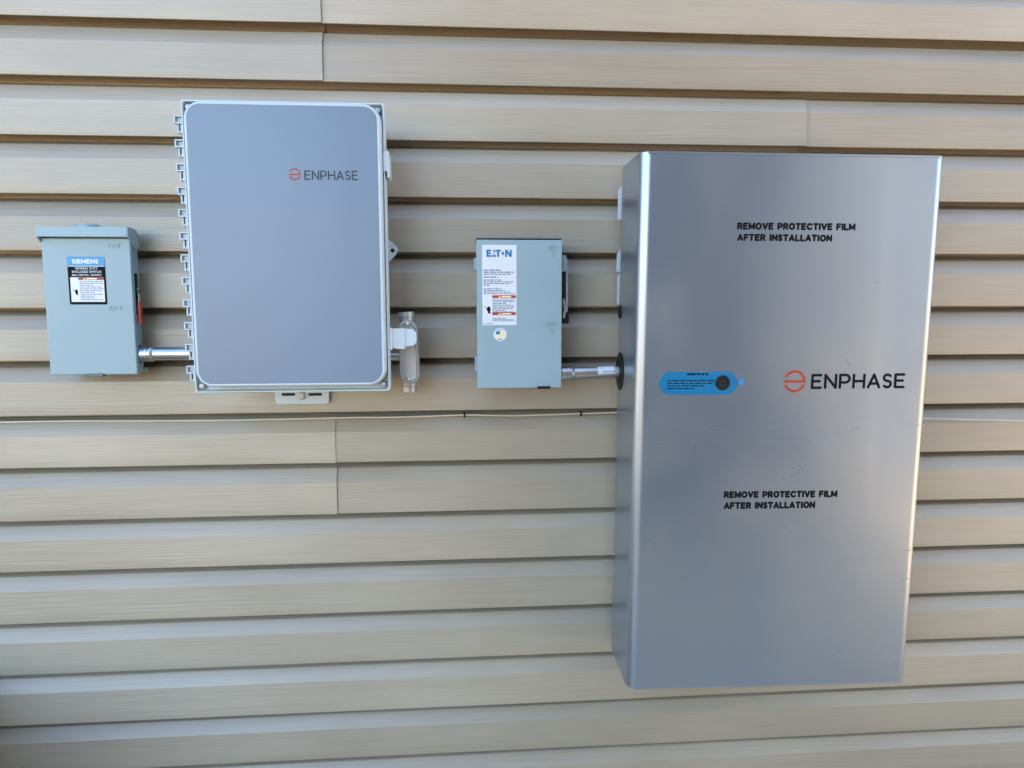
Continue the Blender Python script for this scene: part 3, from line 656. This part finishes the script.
# creases and wrinkles of the film
def crease(pts, r, name='film_crease'):
    P_ = [on(bc, *p, d) for p in pts]; me = strokes([P_], r); place(me, 0, d, 0); return obj(name, me, m_film, cover, smooth=60)
crease([(642, 441.5), (700, 441.8), (760, 441), (805, 440.2)], .0003); crease([(805, 440.2), (860, 427.5), (925, 424.8)], .0004); crease([(700, 428.2), (780, 427.2), (860, 427.5)], .0003)
crease([(783, 479.5), (786, 475), (793, 469), (801, 464.5), (804, 463.4)], .0011, 'film_wrinkle'); crease([(783, 479.5), (790, 477), (797, 471), (801, 464.5)], .0007, 'film_wrinkle')
crease([(781, 535.6), (786, 532.5), (792, 526), (799, 521)], .0010, 'film_wrinkle'); crease([(781, 535.6), (789, 533.5), (795, 526)], .0006, 'film_wrinkle')
crease([(875, 283), (877, 281.5), (879, 282)], .0007, 'film_wrinkle'); crease([(846, 358), (847, 362), (850, 365)], .0006, 'film_wrinkle')
crease([(830, 640), (834, 650), (841, 658), (848, 663)], .0005, 'film_wrinkle'); crease([(892, 664), (898, 652), (902, 646)], .0004)
crease([(643, 543.8), (652, 543.6)], .0004); crease([(643, 585.6), (652, 585.4)], .0004); crease([(905, 551), (913, 550)], .0004); crease([(900, 579), (911, 578.5)], .0004)

# ------------------------------------------------------------------ conduit between middle box and cabinet
cc, uc, Lc = conduit('conduit', None, (561.5, 373.8), (625.5, 371.4), .056, 'metal conduit with a small white tag joining the middle switch box to the large cabinet')
a = on_world((596.5, 369), .056); L0 = (a-Vector(cc.location)).length; rr_ = .0121
bm = NB(); q = uc.to_track_quat('Z', 'Y'); rings = []
for t in (L0, L0+.0325):
    rings.append([uc*t + Vector((0, -rr_*cos(a_), rr_*sin(a_))) for a_ in [radians(-10+ 80*k/8) for k in range(9)]])
A = [bm.verts.new(p) for p in rings[0]]; B = [bm.verts.new(p) for p in rings[1]]
for k in range(8): bm.faces.new((A[k], A[k+1], B[k+1], B[k]))
tg = obj('pipe_tag', bm, m_label, cc, smooth=60)
bm = NB()
rnd = random.Random(4); t = L0+.010
while t < L0+.030:
    wv = rnd.uniform(.0015, .0035)
    p_ = [uc*t2 + Vector((0, -(rr_+.0003)*cos(a_), (rr_+.0003)*sin(a_))) for t2, a_ in ((t, .02), (t+wv, .02), (t+wv, .30), (t, .30))]
    bm.faces.new([bm.verts.new(p) for p in p_]); t += wv+.0012
o = obj('fine_print', bm, m_fine, tg); o['kind'] = 'stuff'

# ------------------------------------------------------------------ cable strung along the siding, with clips
pts = [(-60, 423.4), (0, 422.3), (60, 421.3), (120, 421.0), (200, 420.6), (280, 419.3), (350, 417.6), (395, 417.2), (430, 416.2), (464.5, 415.0), (510, 415.6), (545, 414.8), (581, 413.6), (600, 413.0), (640, 412.0), (720, 413.5), (820, 416), (925, 418.6), (964, 419.4), (1024, 421.0), (1100, 423.5)]
P_ = [on_world(p, .0045) for p in pts]
cable = thing('cable', (P_[0].x, 0, P_[0].z), 'thin cream cable strung along the siding below all the boxes', 'cable')
P_ = [Vector((-4.1, -.004, P_[0].z))] + P_ + [Vector((2.9, -.004, P_[-1].z-.01))]
o0 = Vector(cable.location)
c = bpy.data.curves.new('cable_line', 'CURVE'); c.dimensions = '3D'; c.bevel_depth = .00155; c.bevel_resolution = 3; c.resolution_u = 6
sp = c.splines.new('BEZIER'); sp.bezier_points.add(len(P_)-1)
for b_, p_ in zip(sp.bezier_points, P_): b_.co = p_-o0; b_.handle_left_type = b_.handle_right_type = 'AUTO'
tmp = bpy.data.objects.new('t', c); COL.objects.link(tmp); bpy.context.view_layer.update()
me = bpy.data.meshes.new_from_object(tmp.evaluated_get(bpy.context.evaluated_depsgraph_get())); bpy.data.objects.remove(tmp)
obj('cable_line', me, m_wire, cable, smooth=60)
for p_ in ((464.5, 414.6), (581, 413.4)):
    w_ = on_world(p_, .004) - o0
    bm = NB(); prism(bm, rrect(w_.x-.0016, w_.x+.0016, w_.z-.0055, w_.z+.0045, .0008, 3), -.002, .0075); obj('cable_clip', bm, m_black, cable)

# ------------------------------------------------------------------ unseen air conditioner, added beyond the left edge to shade the lower wall
ac = thing('added_air_conditioner', (-1.285, -.33, 0), 'unseen dark grey air conditioner added past the left edge to shade the wall', 'air conditioner')
bm = NB(); box(bm, -.36, .36, -.30, .30, .06, .66); obj('cabinet', bm, m_greydark, ac, bevel=.02)
bm = NB(); box(bm, -.40, .40, -.33, .36, 0, .058); obj('pad', bm, m_concrete, ac, bevel=.005)
bm = NB()
for k in range(14): cyl(bm, (-.30+.6*k/13, -.27, .675), (-.30+.6*k/13, .27, .675), .004, 8)
cyl(bm, (-.31, 0, .683), (.31, 0, .683), .004, 8); obj('top_grille', bm, m_greydark, ac)
